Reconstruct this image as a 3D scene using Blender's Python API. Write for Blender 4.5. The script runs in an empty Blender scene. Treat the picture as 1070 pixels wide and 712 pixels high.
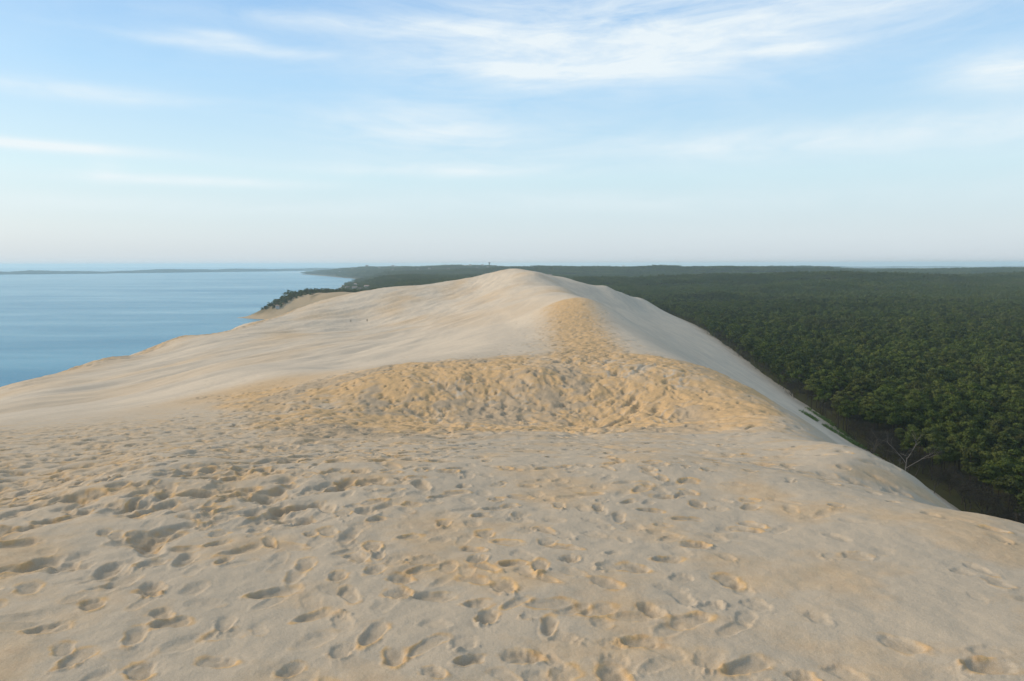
import bpy, math, random
import numpy as np
from math import radians as R, pi
random.seed(7); RNG = np.random.default_rng(11)
scene = bpy.context.scene
COL = scene.collection
F = 713.0; CX, CY = 535.0, 356.0           # focal length in pixels of the 1070 px wide photograph
HORIZON = 276.0
PITCH = math.atan((CY-HORIZON)/F)
SEA = -98.0

# ------------------------------------------------------------------ helpers
def link(o, parent=None):
    COL.objects.link(o)
    if parent is not None: o.parent = parent
    return o
def tag(o, label=None, cat=None, group=None, kind=None):
    if label: o['label'] = label
    if cat: o['category'] = cat
    if group: o['group'] = group
    if kind: o['kind'] = kind
    return o
def mesh_np(name, V, Fc, mat=None, smooth=False):
    """V (n,3) array, Fc (m,k) int array"""
    V = np.asarray(V, np.float32); Fc = np.asarray(Fc, np.int32)
    me = bpy.data.meshes.new(name)
    me.vertices.add(len(V)); me.vertices.foreach_set('co', V.ravel())
    k = Fc.shape[1]
    me.loops.add(Fc.size); me.loops.foreach_set('vertex_index', Fc.ravel())
    me.polygons.add(len(Fc))
    me.polygons.foreach_set('loop_start', np.arange(0, Fc.size, k, dtype=np.int32))
    me.polygons.foreach_set('loop_total', np.full(len(Fc), k, np.int32))
    me.polygons.foreach_set('use_smooth', np.full(len(Fc), smooth, bool))
    me.update(calc_edges=True)
    if mat: me.materials.append(mat)
    return me
def attr(me, name, arr):
    a = me.attributes.new(name, 'FLOAT', 'POINT'); a.data.foreach_set('value', np.asarray(arr, np.float32).ravel())
def ss(a, b, x):
    t = np.clip((x-a)/(b-a), 0, 1); return t*t*(3-2*t)
# 2-D gradient noise
_perm = np.random.default_rng(3).permutation(4096)
_perm = np.concatenate([_perm, _perm]).astype(np.int64)
_ga = np.random.default_rng(4).uniform(0, 2*pi, 4096); _gx = np.cos(_ga).astype(np.float32); _gy = np.sin(_ga).astype(np.float32)
def noise(x, y):
    xi = np.floor(x); yi = np.floor(y)
    fx = (x-xi).astype(np.float32); fy = (y-yi).astype(np.float32)
    xi = xi.astype(np.int64) & 4095; yi = yi.astype(np.int64) & 4095
    u = fx*fx*fx*(fx*(fx*6-15)+10); v = fy*fy*fy*(fy*(fy*6-15)+10)
    def g(ix, iy, dx, dy):
        h = _perm[(_perm[ix & 4095] + iy) & 4095]
        return _gx[h]*dx + _gy[h]*dy
    a = g(xi, yi, fx, fy); b = g(xi+1, yi, fx-1, fy)
    c = g(xi, yi+1, fx, fy-1); d = g(xi+1, yi+1, fx-1, fy-1)
    return 1.5*((a+(b-a)*u) + ((c+(d-c)*u)-(a+(b-a)*u))*v)
def fbm(x, y, o=3, g=.5):
    s = 0; a = 1.0; f = 1.0
    for i in range(o):
        s = s + a*noise(x*f+17.3*i, y*f+9.1*i); a *= g; f *= 2.03
    return s

# ------------------------------------------------------------------ materials
def mat(name):
    m = bpy.data.materials.new(name); m.use_nodes = True
    return m, m.node_tree, m.node_tree.nodes['Principled BSDF']
def N(nt, t, **kw):
    n = nt.nodes.new(t)
    for k, v in kw.items(): setattr(n, k, v)
    return n
def ramp(nt, src, stops):
    r = N(nt, 'ShaderNodeValToRGB'); cr = r.color_ramp
    while len(cr.elements) < len(stops): cr.elements.new(.5)
    for e, (p, c) in zip(cr.elements, stops): e.position = p; e.color = (*c, 1) if len(c) == 3 else c
    nt.links.new(src, r.inputs[0]); return r.outputs[0]
def mix(nt, f, a, b, t='MIX'):
    m = N(nt, 'ShaderNodeMix', data_type='RGBA', blend_type=t)
    for s, v in ((m.inputs[0], f), (m.inputs[6], a), (m.inputs[7], b)):
        if hasattr(v, 'is_linked'): nt.links.new(v, s)
        elif isinstance(v, (int, float)): s.default_value = v
        else: s.default_value = (*v, 1)
    return m.outputs[2]
def noise_n(nt, vec, scale, detail=4, rough=.55, dist=0):
    n = N(nt, 'ShaderNodeTexNoise'); n.inputs['Scale'].default_value = scale
    n.inputs['Detail'].default_value = detail; n.inputs['Roughness'].default_value = rough
    n.inputs['Distortion'].default_value = dist
    if vec is not None: nt.links.new(vec, n.inputs['Vector'])
    return n.outputs['Fac']
def mapping(nt, vec, scale=(1,1,1), rot=(0,0,0), loc=(0,0,0)):
    m = N(nt, 'ShaderNodeMapping'); m.inputs['Scale'].default_value = scale; m.inputs['Rotation'].default_value = rot
    m.inputs['Location'].default_value = loc
    nt.links.new(vec, m.inputs['Vector']); return m.outputs[0]
def flat(name, c, rough=.8, spec=.2):
    m, nt, b = mat(name)
    g = N(nt, 'ShaderNodeNewGeometry')
    f = noise_n(nt, g.outputs['Position'], .6, 4)
    c2 = tuple(x*.78 for x in c)
    nt.links.new(mix(nt, f, c, c2), b.inputs['Base Color'])
    b.inputs['Roughness'].default_value = rough; b.inputs['Specular IOR Level'].default_value = spec
    return m

def sand_material():
    m, nt, b = mat('dune_sand')
    g = N(nt, 'ShaderNodeNewGeometry'); P = g.outputs['Position']
    at = N(nt, 'ShaderNodeAttribute', attribute_name='damp'); D = at.outputs['Fac']
    at2 = N(nt, 'ShaderNodeAttribute', attribute_name='litter'); L = at2.outputs['Fac']
    n1 = noise_n(nt, P, .9, 6, .6); n2 = noise_n(nt, P, 9, 5, .6); n3 = noise_n(nt, mapping(nt, P, (.05,.012,.05), (0,0,-.3)), 1.0, 6, .6)
    crust = mix(nt, ramp(nt, n1, [(.3,(0,0,0)),(.7,(1,1,1))]), SAND_PALE, SAND_PALE2)
    crust = mix(nt, ramp(nt, n3, [(.35,(0,0,0)),(.62,(1,1,1))]), crust, mix(nt, .5, crust, SAND_WARM))
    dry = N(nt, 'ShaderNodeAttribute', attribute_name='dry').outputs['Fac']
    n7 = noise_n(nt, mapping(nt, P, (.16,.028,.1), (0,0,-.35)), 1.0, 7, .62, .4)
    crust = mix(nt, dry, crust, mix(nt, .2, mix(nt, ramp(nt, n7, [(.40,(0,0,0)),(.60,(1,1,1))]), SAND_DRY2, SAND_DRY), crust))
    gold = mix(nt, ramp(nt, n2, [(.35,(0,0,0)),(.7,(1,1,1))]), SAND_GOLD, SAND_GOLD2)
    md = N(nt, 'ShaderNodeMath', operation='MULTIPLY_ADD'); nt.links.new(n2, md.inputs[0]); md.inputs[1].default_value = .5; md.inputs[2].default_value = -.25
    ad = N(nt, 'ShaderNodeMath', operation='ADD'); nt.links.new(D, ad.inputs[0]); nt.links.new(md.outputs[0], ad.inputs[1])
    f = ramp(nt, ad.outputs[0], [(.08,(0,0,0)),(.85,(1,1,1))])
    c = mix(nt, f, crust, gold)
    mo = N(nt, 'ShaderNodeAttribute', attribute_name='moist_shade').outputs['Fac']
    c = mix(nt, mo, c, mix(nt, n2, (.27,.185,.10), (.34,.24,.135)))  # dark tan: damp brown sand, plus shade painted into the print hollows
    c = mix(nt, L, c, (.17,.12,.07))
    # grains
    n4 = noise_n(nt, P, 260, 2, .7)
    c = mix(nt, .30, c, ramp(nt, n4, [(.3,(.25,.2,.15)),(.7,(.8,.74,.66))]))
    nt.links.new(c, b.inputs['Base Color'])
    b.inputs['Roughness'].default_value = .95; b.inputs['Specular IOR Level'].default_value = .12
    bp = N(nt, 'ShaderNodeBump'); bp.inputs['Strength'].default_value = .5; bp.inputs['Distance'].default_value = .012
    n5 = noise_n(nt, P, 42, 6, .7); nt.links.new(n5, bp.inputs['Height'])
    bp2 = N(nt, 'ShaderNodeBump'); bp2.inputs['Strength'].default_value = .5; bp2.inputs['Distance'].default_value = .03
    n6 = noise_n(nt, P, 5.5, 4, .5, 0); nt.links.new(n6, bp2.inputs['Height'])
    nt.links.new(bp2.outputs[0], bp.inputs['Normal'])
    nt.links.new(bp.outputs[0], b.inputs['Normal'])
    return m
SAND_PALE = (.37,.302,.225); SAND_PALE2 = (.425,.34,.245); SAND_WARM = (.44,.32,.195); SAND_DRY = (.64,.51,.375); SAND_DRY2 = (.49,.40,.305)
SAND_GOLD = (.60,.345,.10); SAND_GOLD2 = (.40,.215,.065)

# ------------------------------------------------------------------ terrain: the dune
def PX(px, py, Y):
    """point at forward distance Y (m) seen at a photo pixel; only used to read the survey points below"""
    a = (px-CX)/F; b = (CY-py)/F
    fy = math.cos(PITCH)+b*math.sin(PITCH); fz = -math.sin(PITCH)+b*math.cos(PITCH)
    return (a/fy*Y, Y, fz/fy*Y)
S = []
# plateau the photographer stands on
for y in (.5, 2.5, 4.5, 6.5, 9):
    for x in (-9, -5, -2, 0, 2, 3.8):
        z = -(1.74+.095*y) - max(0, -x-4)*.05
        if x > 3.4 and y > 7: continue
        S.append((x, y, z))
for x in (-9,-4,0,4): S += [(x,-3,-1.75), (x,-10,-2.0), (x,-30,-2.6)]
for y in (-60,-200,-500): S += [(0,y,-6),(-70,y,-22),(-150,y,-38),(-240,y,-92),(60,y,-38),(120,y,-76),(-420,y,-102),(300,y,-90)]
# right rim of the plateau, tongue beyond it
S += [PX(1070,551,6.1), PX(1025,541,6.6), PX(985,533,7.1), PX(930,517,7.8), PX(860,501,8.4), PX(925,524,9.3), PX(868,506,9.6), PX(990,540,8.6), PX(1002,552,9.6), PX(1030,560,8.6), PX(1070,572,7.6)]
S += [(5.6,-3,-2.2),(5.4,2,-2.3),(6.2,5,-3.0),(7.6,5,-4.1),(8.4,8,-4.9),(9.4,2,-5.2),(9.5,-4,-5.4),(9.5,-12,-6)]
S += [PX(880,486,10.5), PX(925,484,12.2), PX(955,500,11.4), PX(975,521,10.6), PX(990,536,10.2), PX(910,479,13.5)]
S += [(9.8,11.0,-5.9),(9.0,14,-5.9)]
# foreground to trough to trampled mound
for px,a in ((0,[(452,22),(466,16),(485,11.5),(520,8.2)]), (100,[(440,30),(462,16.5),(490,10.3)]), (200,[(420,40),(445,22),(470,12.5)]),
             (300,[(385,62),(400,47),(430,27),(455,16.5),(475,11.5)]),
             (400,[(385,41),(392,36),(410,32.5),(435,27.5),(445,22),(455,17),(472,11.5)]),
             (480,[(383,38.5),(390,35),(410,32),(435,28),(445,22.5),(455,17),(472,12)]),
             (560,[(381,38),(388,34.6),(410,31.5),(438,27),(448,21.5),(458,16.5),(474,11.5)]),
             (640,[(379,38),(385,35),(410,30.8),(438,26.5),(448,21.5),(458,16.5),(476,11.3)]),
             (700,[(382,36.5),(392,32.5),(410,29.5),(440,24),(450,20),(460,15.5),(480,10.8)]),
             (760,[(400,32),(420,26.5),(440,21.5),(462,15.5)]),
             (830,[(442,20.5),(455,17),(475,12.2)])):
    for py,Y in a: S.append(PX(px,py,Y))
# hump of the crest, saddle and summit
S += [PX(600,350,66),PX(600,330,90),PX(603,312,120),PX(625,318,112),PX(640,352,62),PX(655,362,52)]
S += [PX(540,352,72),PX(540,332,125),PX(545,312,240),PX(575,306,180),PX(590,301,300),PX(562,291,450),PX(541,281,625),PX(552,283,620),PX(528,282,640)]
# western slope and its lip
S += [PX(0,434,48),PX(0,415,115),PX(0,409,188),PX(50,395,205),PX(220,350,355),PX(240,346,372),PX(100,420,85),PX(100,395,150),PX(100,376,262),PX(190,353,345),PX(200,395,90),PX(200,372,190),PX(250,341,432)]
S += [PX(350,385,70),PX(350,368,115),PX(350,350,225),PX(300,328,540),PX(325,318,600),PX(350,312,655),PX(383,337,400),PX(375,307,690),PX(405,302,730),PX(435,299,750),PX(460,296,765),PX(485,291.5,760),PX(512,285.5,720),(-95,860,-32),(-140,850,-40),(-60,850,-25),(-175,780,-46)]
S += [PX(450,372,62),PX(450,350,130),PX(450,320,450),PX(500,301,560),PX(420,330,400),PX(300,345,330),PX(150,372,250)]
S += [(-235,200,-88),(-245,340,-92),(-255,540,-92),(-265,720,-88),(-230,900,-72),(-125,1010,-58),(-60,980,-46),(-190,100,-70),(-140,60,-42),(-220,0,-80),(-110,0,-30),(-60,0,-16),(-25,0,-4.8),(-40,20,-10)]
S += [(-420,0,-103),(-430,300,-104),(-440,700,-104),(-400,1100,-100)]
# leeward slope down to the forest
for Y,cx,cz,fx,fz in ((-20,7,-3.6,122,-76),(20,13.5,-8.6,124,-76),(60,17,-11.4,127,-76),(120,12.6,-6,131,-76),(174,15,-7.6,133,-76),(281,19,-9.6,145,-76),(465,17,-7.5,172,-76),(786,60,-16.5,221,-76)):
    for t in (0,.12,.3,.55,.8,1.0):
        if t == 0 and Y < 100: continue
        S.append((cx+(fx-cx)*t, Y, cz+(fz-cz)*t))
    S.append((fx+45, Y, fz-14)); S.append((fx+160, Y, fz-22))
S += [(32,-20,-17),(34,20,-19)]
S += [PX(633,301.5,775),PX(610,299,600),PX(630,305,670),PX(655,311,750),PX(671,312,900),PX(645,305.5,820),PX(620,298.5,745),PX(600,293.5,700),PX(578,289,655),(60,900,-32),(200,1100,-84),(110,1100,-82),(0,900,-30),(0,1120,-80),(-120,1200,-88),(-260,1250,-95),(300,1150,-98),(0,1600,-110),(300,1500,-110),(-400,1500,-112)]
S = np.array(S, np.float64)
def warp(x, y):
    r = np.hypot(x, y); l = np.log1p(r/3.0); k = l/np.maximum(r, 1e-6)
    return x*k, y*k
def norm(x, y): return np.hypot(x, y)+6.0
_wx, _wy = warp(S[:,0], S[:,1])
def _tps():
    n = len(S); dx = _wx[:,None]-_wx[None]; dy = _wy[:,None]-_wy[None]; d2 = dx*dx+dy*dy
    K = .5*d2*np.log(d2+1e-12); K[np.arange(n), np.arange(n)] += 2e-4
    Pm = np.c_[np.ones(n), _wx, _wy]
    A = np.zeros((n+3, n+3)); A[:n,:n] = K; A[:n,n:] = Pm; A[n:,:n] = Pm.T
    b = np.r_[S[:,2]/norm(S[:,0], S[:,1]), 0, 0, 0]
    return np.linalg.solve(A, b)
_c = _tps().astype(np.float32)
def dune_base(x, y):
    x = np.asarray(x, np.float32); y = np.asarray(y, np.float32); sh = x.shape; x = x.ravel(); y = y.ravel()
    u, v = warp(x, y); out = _c[-3]+_c[-2]*u+_c[-1]*v
    for i in range(len(S)):
        d2 = (u-_wx[i])**2+(v-_wy[i])**2+1e-9
        out = out + _c[i]*.5*d2*np.log(d2)
    z = (out*norm(x, y)).astype(np.float64)
    f = np.interp(y, [-20,174,281,465,786,1100], [122,133,145,172,221,250])+45
    k = np.maximum(ss(0, 90, x-f), ss(1150, 1350, np.hypot(x, y)))
    return (z*(1-k)-114*k).reshape(sh)
def masks(x, y):
    """trampled (0-1) and damp golden (0-1) areas, in metres on the ground"""
    n = fbm(x*.12, y*.12, 3)*.5; n2 = fbm(x*.7+5, y*.7, 3)
    s = x/np.maximum(y, 1.0)
    m = ss(12.5, 20, y+9*n+3.5*n2)*(1-ss(41, 45, y+2*n-3.0*np.abs(n2)))*ss(-.47, -.34, s+.1*n+(y-30)*.004)*(1-ss(.36, .43, s+.04*n))
    ridge = ss(40, 44, y)*(1-ss(118, 128, y))*np.exp(-((x-(5.2+.062*(y-45)))/(2.4+.03*(y-40)))**2)
    left = ss(3.4, 8, y+1.5*n)*(1-ss(22, 34, y+6*n))*(1-ss(-.42, .02, s+.25*n+.16*(1-ss(4, 11, y))))
    lip = np.zeros_like(x)
    return m, ridge, left
def meso(x, y):
    r = np.hypot(x, y)
    z = .013*fbm(x*1.1, y*1.3, 3)*(1-ss(60, 120, r)) + .06*fbm(x*.22, y*.32, 2)*ss(1, 8, r)
    c, s = math.cos(.35), math.sin(.35); u = x*c-y*s; v = x*s+y*c
    far = ss(35, 110, r); west = ss(10, -25, -x*-1.0) if False else 1-ss(-25, 5, x)
    z = z + far*west*(.8*fbm(u*.05, v*.012, 3, .55)*(1-.6*ss(450,800,r)) + .34*fbm(u*.17+3, v*.035, 3))
    z = z + ss(120, 300, r)*.30*fbm(x*.04, y*.02, 2) + (1-ss(25, 45, r))*(.008*fbm(x*3.1, y*3.1, 3)+.003*noise(x*1.2+y*5.5, y*1.1)*ss(-.4,.5,noise(x*.5,y*.5)))
    m, rd, lf = masks(x, y)
    z = z + m*(.10*fbm(x*.5+y*.12, y*.2, 3)+.028*fbm(x*2.4, y*1.4, 2)) + rd*(.08*fbm(x*.5, y*.25, 3)) + lf*(.035*fbm(x*1.1, y*1.6, 3))
    return z
def height(x, y): return dune_base(x, y)+meso(np.asarray(x, float), np.asarray(y, float))

def build_dune(material):
    TH = np.unique(np.round(np.r_[np.arange(-180, -56, 1.2), np.arange(-56, -42, .3), np.arange(-42, 42, .075), np.arange(42, 56, .3), np.arange(56, 180, 1.2)], 4))
    th = np.radians(TH)
    rr = [.12]
    while rr[-1] < 1500:
        r = rr[-1]; q = 1.25 if r < 1.2 else 1.03 if r < 2.2 else 1.0030 if r < 12 else 1.0042 if r < 60 else 1.008
        rr.append(r*q)
    rr = np.array(rr); nr, nt_ = len(rr), len(th)
    X = rr[:,None]*np.sin(th)[None]; Y = rr[:,None]*np.cos(th)[None]
    # smooth base on every third ring/column is enough away from detail; evaluate fully in chunks
    Z = np.empty_like(X)
    ir = np.unique(np.r_[np.arange(0, nr, 4), nr-1]); it = np.unique(np.r_[np.arange(0, nt_, 4), nt_-1])
    Zc = dune_base(X[np.ix_(ir, it)], Y[np.ix_(ir, it)])
    lr = np.log(rr); tmp = np.empty((len(ir), nt_))
    for i in range(len(ir)): tmp[i] = np.interp(th, th[it], Zc[i])
    k = np.clip(np.searchsorted(lr[ir], lr, side='right')-1, 0, len(ir)-2); w = (lr-lr[ir][k])/(lr[ir][k+1]-lr[ir][k])
    Z = tmp[k]*(1-w)[:,None]+tmp[k+1]*w[:,None]
    Z = Z + meso(X, Y)
    m, rd, lf = masks(X, Y)
    nn = fbm(X*.8, Y*.8, 3); nb = fbm(X*.15+40, Y*.1, 3)
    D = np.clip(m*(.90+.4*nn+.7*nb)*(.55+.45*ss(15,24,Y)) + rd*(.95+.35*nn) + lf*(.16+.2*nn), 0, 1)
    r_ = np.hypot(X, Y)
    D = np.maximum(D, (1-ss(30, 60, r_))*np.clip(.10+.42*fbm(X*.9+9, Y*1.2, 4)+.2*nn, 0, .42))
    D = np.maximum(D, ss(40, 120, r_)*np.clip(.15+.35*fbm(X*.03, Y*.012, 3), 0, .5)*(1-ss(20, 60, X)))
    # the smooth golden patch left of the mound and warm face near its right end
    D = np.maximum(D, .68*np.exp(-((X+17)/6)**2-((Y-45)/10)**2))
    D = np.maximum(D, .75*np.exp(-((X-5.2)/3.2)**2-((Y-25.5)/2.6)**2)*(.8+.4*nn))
    # windblown litter on the western lip
    lip = ss(-33.5, -36.5, Z)*0
    lipx = np.interp(Y, [100,188,205,240,314,340,370,519,569], [-80,-137,-135,-142,-165,-160,-146,-168,-164])
    lm = np.exp(-((X-lipx)/7.0)**2)*ss(120, 180, Y)*(1-ss(500, 640, Y))
    Z = Z + lm*(.35*np.abs(fbm(X*.25, Y*.12, 3)))
    LIT = np.clip(lm*1.5*ss(.05, .5, fbm(X*.5, Y*.16, 3)+.1), 0, .85)
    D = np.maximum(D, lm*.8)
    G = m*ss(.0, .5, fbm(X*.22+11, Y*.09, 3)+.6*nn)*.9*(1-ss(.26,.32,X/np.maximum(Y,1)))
    # footprints
    def stamp(cx, cy, ang, L, W, dep, sharp, damp, clod=0.):
        r0 = math.hypot(cx, cy); t0 = math.atan2(cx, cy); ext = max(L, W)*2.1
        i0, i1 = np.searchsorted(rr, [max(r0-ext, .05), r0+ext]); da = ext/max(r0, .5)
        j0, j1 = np.searchsorted(th, [t0-da, t0+da])
        if i1-i0 < 2 or j1-j0 < 2: return
        x = X[i0:i1,j0:j1]-cx; y = Y[i0:i1,j0:j1]-cy
        c, s = math.cos(ang), math.sin(ang); u = (x*s+y*c); v = (x*c-y*s)
        wv = W*(1-.16*np.exp(-((u/L+.05)/.35)**2)+.14*(u/L))
        sharp = sharp*.62
        f0 = 1.3/max(L, .05)
        wob = .15*noise((x+cx)*f0, (y+cy)*f0)+.08*noise((x+cx)*f0*2.7+5, (y+cy)*f0*2.7)
        q = np.sqrt((u/L)**2+(v/wv)**2)+wob
        p = .62*(1-ss(1-sharp, 1+sharp*.35, q))+.38*np.clip(1-(q/1.1)**2, 0, 1)**.8
        dep = dep*.86
        tilt = -1 if clod > 0 or damp > .4 else 1
        bowl = p*(.70+.30*np.clip(tilt*u/L, -1, 1)+.18*noise((x+cx)*f0*1.6+9, (y+cy)*f0*1.6))
        rim = np.exp(-((q-1.24)/.22)**2)*np.clip(.35+.75*(-u/L)*.8+.5*noise((x+cx)*f0*2+3, (y+cy)*f0*2), 0, 1.2)
        dz = -dep*bowl - .22*dep*np.exp(-(q/1.55)**4) + .24*dep*rim
        if clod > 0:
            cm = np.exp(-((u/L+1.1)**2+(v/W)**2)/.45)
            plate = np.clip(noise((x+cx)*22, (y+cy)*22)*3, 0, 1)
            dz = dz + clod*.6*cm*(.3+.8*plate) + clod*.35*rim*plate
        Z[i0:i1,j0:j1] += dz
        patch = np.clip(.55+1.2*noise((x+cx)*f0*.9+2, (y+cy)*f0*.9+7), 0, 1)
        ring = np.exp(-((q-1.12)/.2)**2)*.55
        G[i0:i1,j0:j1] = np.clip(np.maximum(G[i0:i1,j0:j1], (1-ss(.55, 1.02, q))*min(1, dep/.035)*(.55+.5*patch)*(.35+damp)), 0, 1)  # deeper prints get darker interiors: hollow shade put into the colour with the damp
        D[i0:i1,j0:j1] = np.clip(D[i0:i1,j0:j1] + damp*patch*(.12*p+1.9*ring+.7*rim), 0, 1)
    rs = random.Random(5)
    def flatd(x, y): return 1
    # individual prints and short tracks on the plateau
    tracks = 0; placed = []
    for k in range(60):
        x = rs.uniform(-7, 5.0); y = rs.uniform(2.0, 15); a = rs.gauss(0, .55)+(pi if rs.random() < .4 else 0)
        if rs.random() < .18: a += pi/2
        n = rs.randint(4, 11); age = rs.random(); st = rs.uniform(.55, .75)
        for i in range(n):
            side = .09 if i % 2 else -.09
            px = x+math.sin(a)*st*i+math.cos(a)*side+rs.gauss(0,.04); py = y+math.cos(a)*st*i-math.sin(a)*side+rs.gauss(0,.05)
            if px > .62*py+1.0 or py < 1.2 or py > 20: continue
            if px > .25*py and rs.random() < .5: continue
            if any((px-q[0])**2+(py-q[1])**2 < .16**2 for q in placed): continue
            placed.append((px, py))
            fresh = age < .38
            stamp(px, py, a+rs.gauss(0,.3)+side*1.5, rs.uniform(.105,.15), rs.uniform(.062,.09), rs.uniform(.026,.045)*(1.0 if fresh else .5),
                  rs.uniform(.22,.5) if fresh else rs.uniform(.5,.95), rs.uniform(.25,.75) if fresh else rs.uniform(0,.2), rs.uniform(.006,.02) if fresh and rs.random() < .6 else 0)
            a += rs.gauss(0,.06)
    for k in range(1500):
        y = 2.2+13*rs.random()**.8; x = rs.uniform(-.85, .8)*y
        if x > .25*y and rs.random() < .62: continue
        if x > 4.6: continue
        if any((x-q[0])**2+(y-q[1])**2 < .14**2 for q in placed): continue
        placed.append((x, y))
        fresh = rs.random() < .45
        stamp(x, y, rs.gauss(0,.9), rs.uniform(.07,.15), rs.uniform(.045,.09), rs.uniform(.018,.046)*(1 if fresh else .5), rs.uniform(.3,.9),
              rs.uniform(.3,.8) if fresh else rs.uniform(0,.25), rs.uniform(.004,.018) if rs.random() < .3 else 0)
    for k in range(330):
        y = 2.1+6.4*rs.random()**1.3; x = rs.uniform(-.62, .38)*y
        if any((x-q[0])**2+(y-q[1])**2 < .155**2 for q in placed): continue
        placed.append((x, y)); fresh = rs.random() < .6
        stamp(x, y, rs.gauss(0,1.2), rs.uniform(.09,.14), rs.uniform(.06,.09), rs.uniform(.022,.042)*(1 if fresh else .55), rs.uniform(.2,.5),
              rs.uniform(.5,.9) if fresh else rs.uniform(0,.25), rs.uniform(.008,.022) if rs.random() < .45 else 0)
    # thoroughly trampled ground, left
    for k in range(4600):
        y = rs.uniform(3.4, 34); s = rs.uniform(-.95, .12); x = s*y
        mm, rd_, l_ = masks(np.array([x]), np.array([y]))
        if rs.random() > l_[0]*1.1: continue
        stamp(x, y, rs.gauss(.3,.7), rs.uniform(.11,.22), rs.uniform(.07,.12), rs.uniform(.03,.06), rs.uniform(.4,.9), rs.uniform(-.1,.45))
    # between: a sparse scatter all over the trough
    for k in range(1300):
        y = rs.uniform(9, 30); s = rs.uniform(-.8, .62); x = s*y
        stamp(x, y, rs.gauss(0,.8), rs.uniform(.11,.2), rs.uniform(.07,.12), rs.uniform(.015,.05), rs.uniform(.4,.9), rs.uniform(0,.4))
    # the mound
    for k in range(330):
        y = rs.uniform(22, 40); s = rs.uniform(-.16, .27); x = s*y
        stamp(x, y, rs.gauss(-.45 if s < .1 else .35,.3), rs.uniform(.4,1.1), rs.uniform(.13,.26), rs.uniform(.03,.08), rs.uniform(.6,.98), rs.uniform(-.7,.5))
    for k in range(3000):
        y = rs.uniform(17, 47); s = rs.uniform(-.55, .45); x = s*y
        mm, rd_, l_ = masks(np.array([x]), np.array([y]))
        w = mm[0]*(1 if -.14 < s < .2 else .42 if s < 0 else .5 if s < .3 else .2)
        if rs.random() > w*1.5+.02: continue
        stamp(x, y, rs.gauss(-.2,.4), rs.uniform(.14,.42) if s > -.12 else rs.uniform(.16,.28), rs.uniform(.08,.16), rs.uniform(.035,.095) if s > -.12 else rs.uniform(.07,.14), rs.uniform(.45,.95), rs.uniform(-.45,.5))
    for k in range(2600):
        y = rs.uniform(38, 128); x = 5.2+.062*(y-45)+rs.gauss(0, 2.4+.03*(y-40))*.75
        stamp(x, y, rs.gauss(0,.6), rs.uniform(.2,.4), rs.uniform(.13,.25), rs.uniform(.03,.09), rs.uniform(.5,.9), rs.uniform(0,.5))
    for k in range(900):     # lone tracks straying over the western slope
        y = rs.uniform(35, 90); x = rs.uniform(-.5, .1)*y
        stamp(x, y, rs.gauss(0,.8), rs.uniform(.15,.3), rs.uniform(.1,.18), rs.uniform(.02,.07), rs.uniform(.4,.9), rs.uniform(0,.3))
    V = np.c_[X.ravel(), Y.ravel(), Z.ravel()]
    idx = np.arange(nr*nt_).reshape(nr, nt_)
    a = idx[:-1,:-1].ravel(); b_ = idx[1:,:-1].ravel(); c = idx[1:,1:].ravel(); d = idx[:-1,1:].ravel()
    Fq = np.c_[a, d, c, b_]
    # close the seam behind the photographer
    Fs = np.c_[idx[:-1,-1], idx[:-1,0], idx[1:,0], idx[1:,-1]]
    Fq = np.r_[Fq, Fs]
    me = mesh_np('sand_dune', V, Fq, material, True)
    attr(me, 'moist_shade', G); attr(me, 'dry', ss(22, 70, r_+8*nb));  attr(me, 'damp', D); attr(me, 'litter', LIT)
    o = bpy.data.objects.new('sand_dune', me); link(o)
    tag(o, 'long pale sand dune covered in footprints between sea and forest', 'dune', kind='structure')
    return o

# ------------------------------------------------------------------ land under the forest, coast
COAST = np.array([(-236,-900),(-236,1130),(-330,1180),(-455,1225),(-515,1262),(-478,1330),(-430,1480),(-500,1850),(-620,2400),(-790,3200),(-960,4370),(-1500,5600),(-2150,6950),
                  (-2250,7250),(-1700,7900),(-900,8500),(1500,8700),(5500,8200),(9000,7400),(14000,7000),(30000,7000),(30000,-900)], float)
def coast_dist(x, y):
    """signed distance, positive inland"""
    d = np.full(x.shape, 1e18); ins = np.zeros(x.shape, bool)
    n = len(COAST)
    for i in range(n):
        ax, ay = COAST[i]; bx, by = COAST[(i+1) % n]
        ex, ey = bx-ax, by-ay; t = np.clip(((x-ax)*ex+(y-ay)*ey)/(ex*ex+ey*ey), 0, 1)
        d = np.minimum(d, (x-ax-t*ex)**2+(y-ay-t*ey)**2)
        c = ((ay > y) != (by > y)) & (x < (bx-ax)*(y-ay)/((by-ay) if by != ay else 1e-9)+ax)
        ins ^= c
    d = np.sqrt(d); return np.where(ins, d, -d)
def bump(x, y, cx, cy, sx, sy, h): return h*np.exp(-((x-cx)/sx)**2-((y-cy)/sy)**2)
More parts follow.
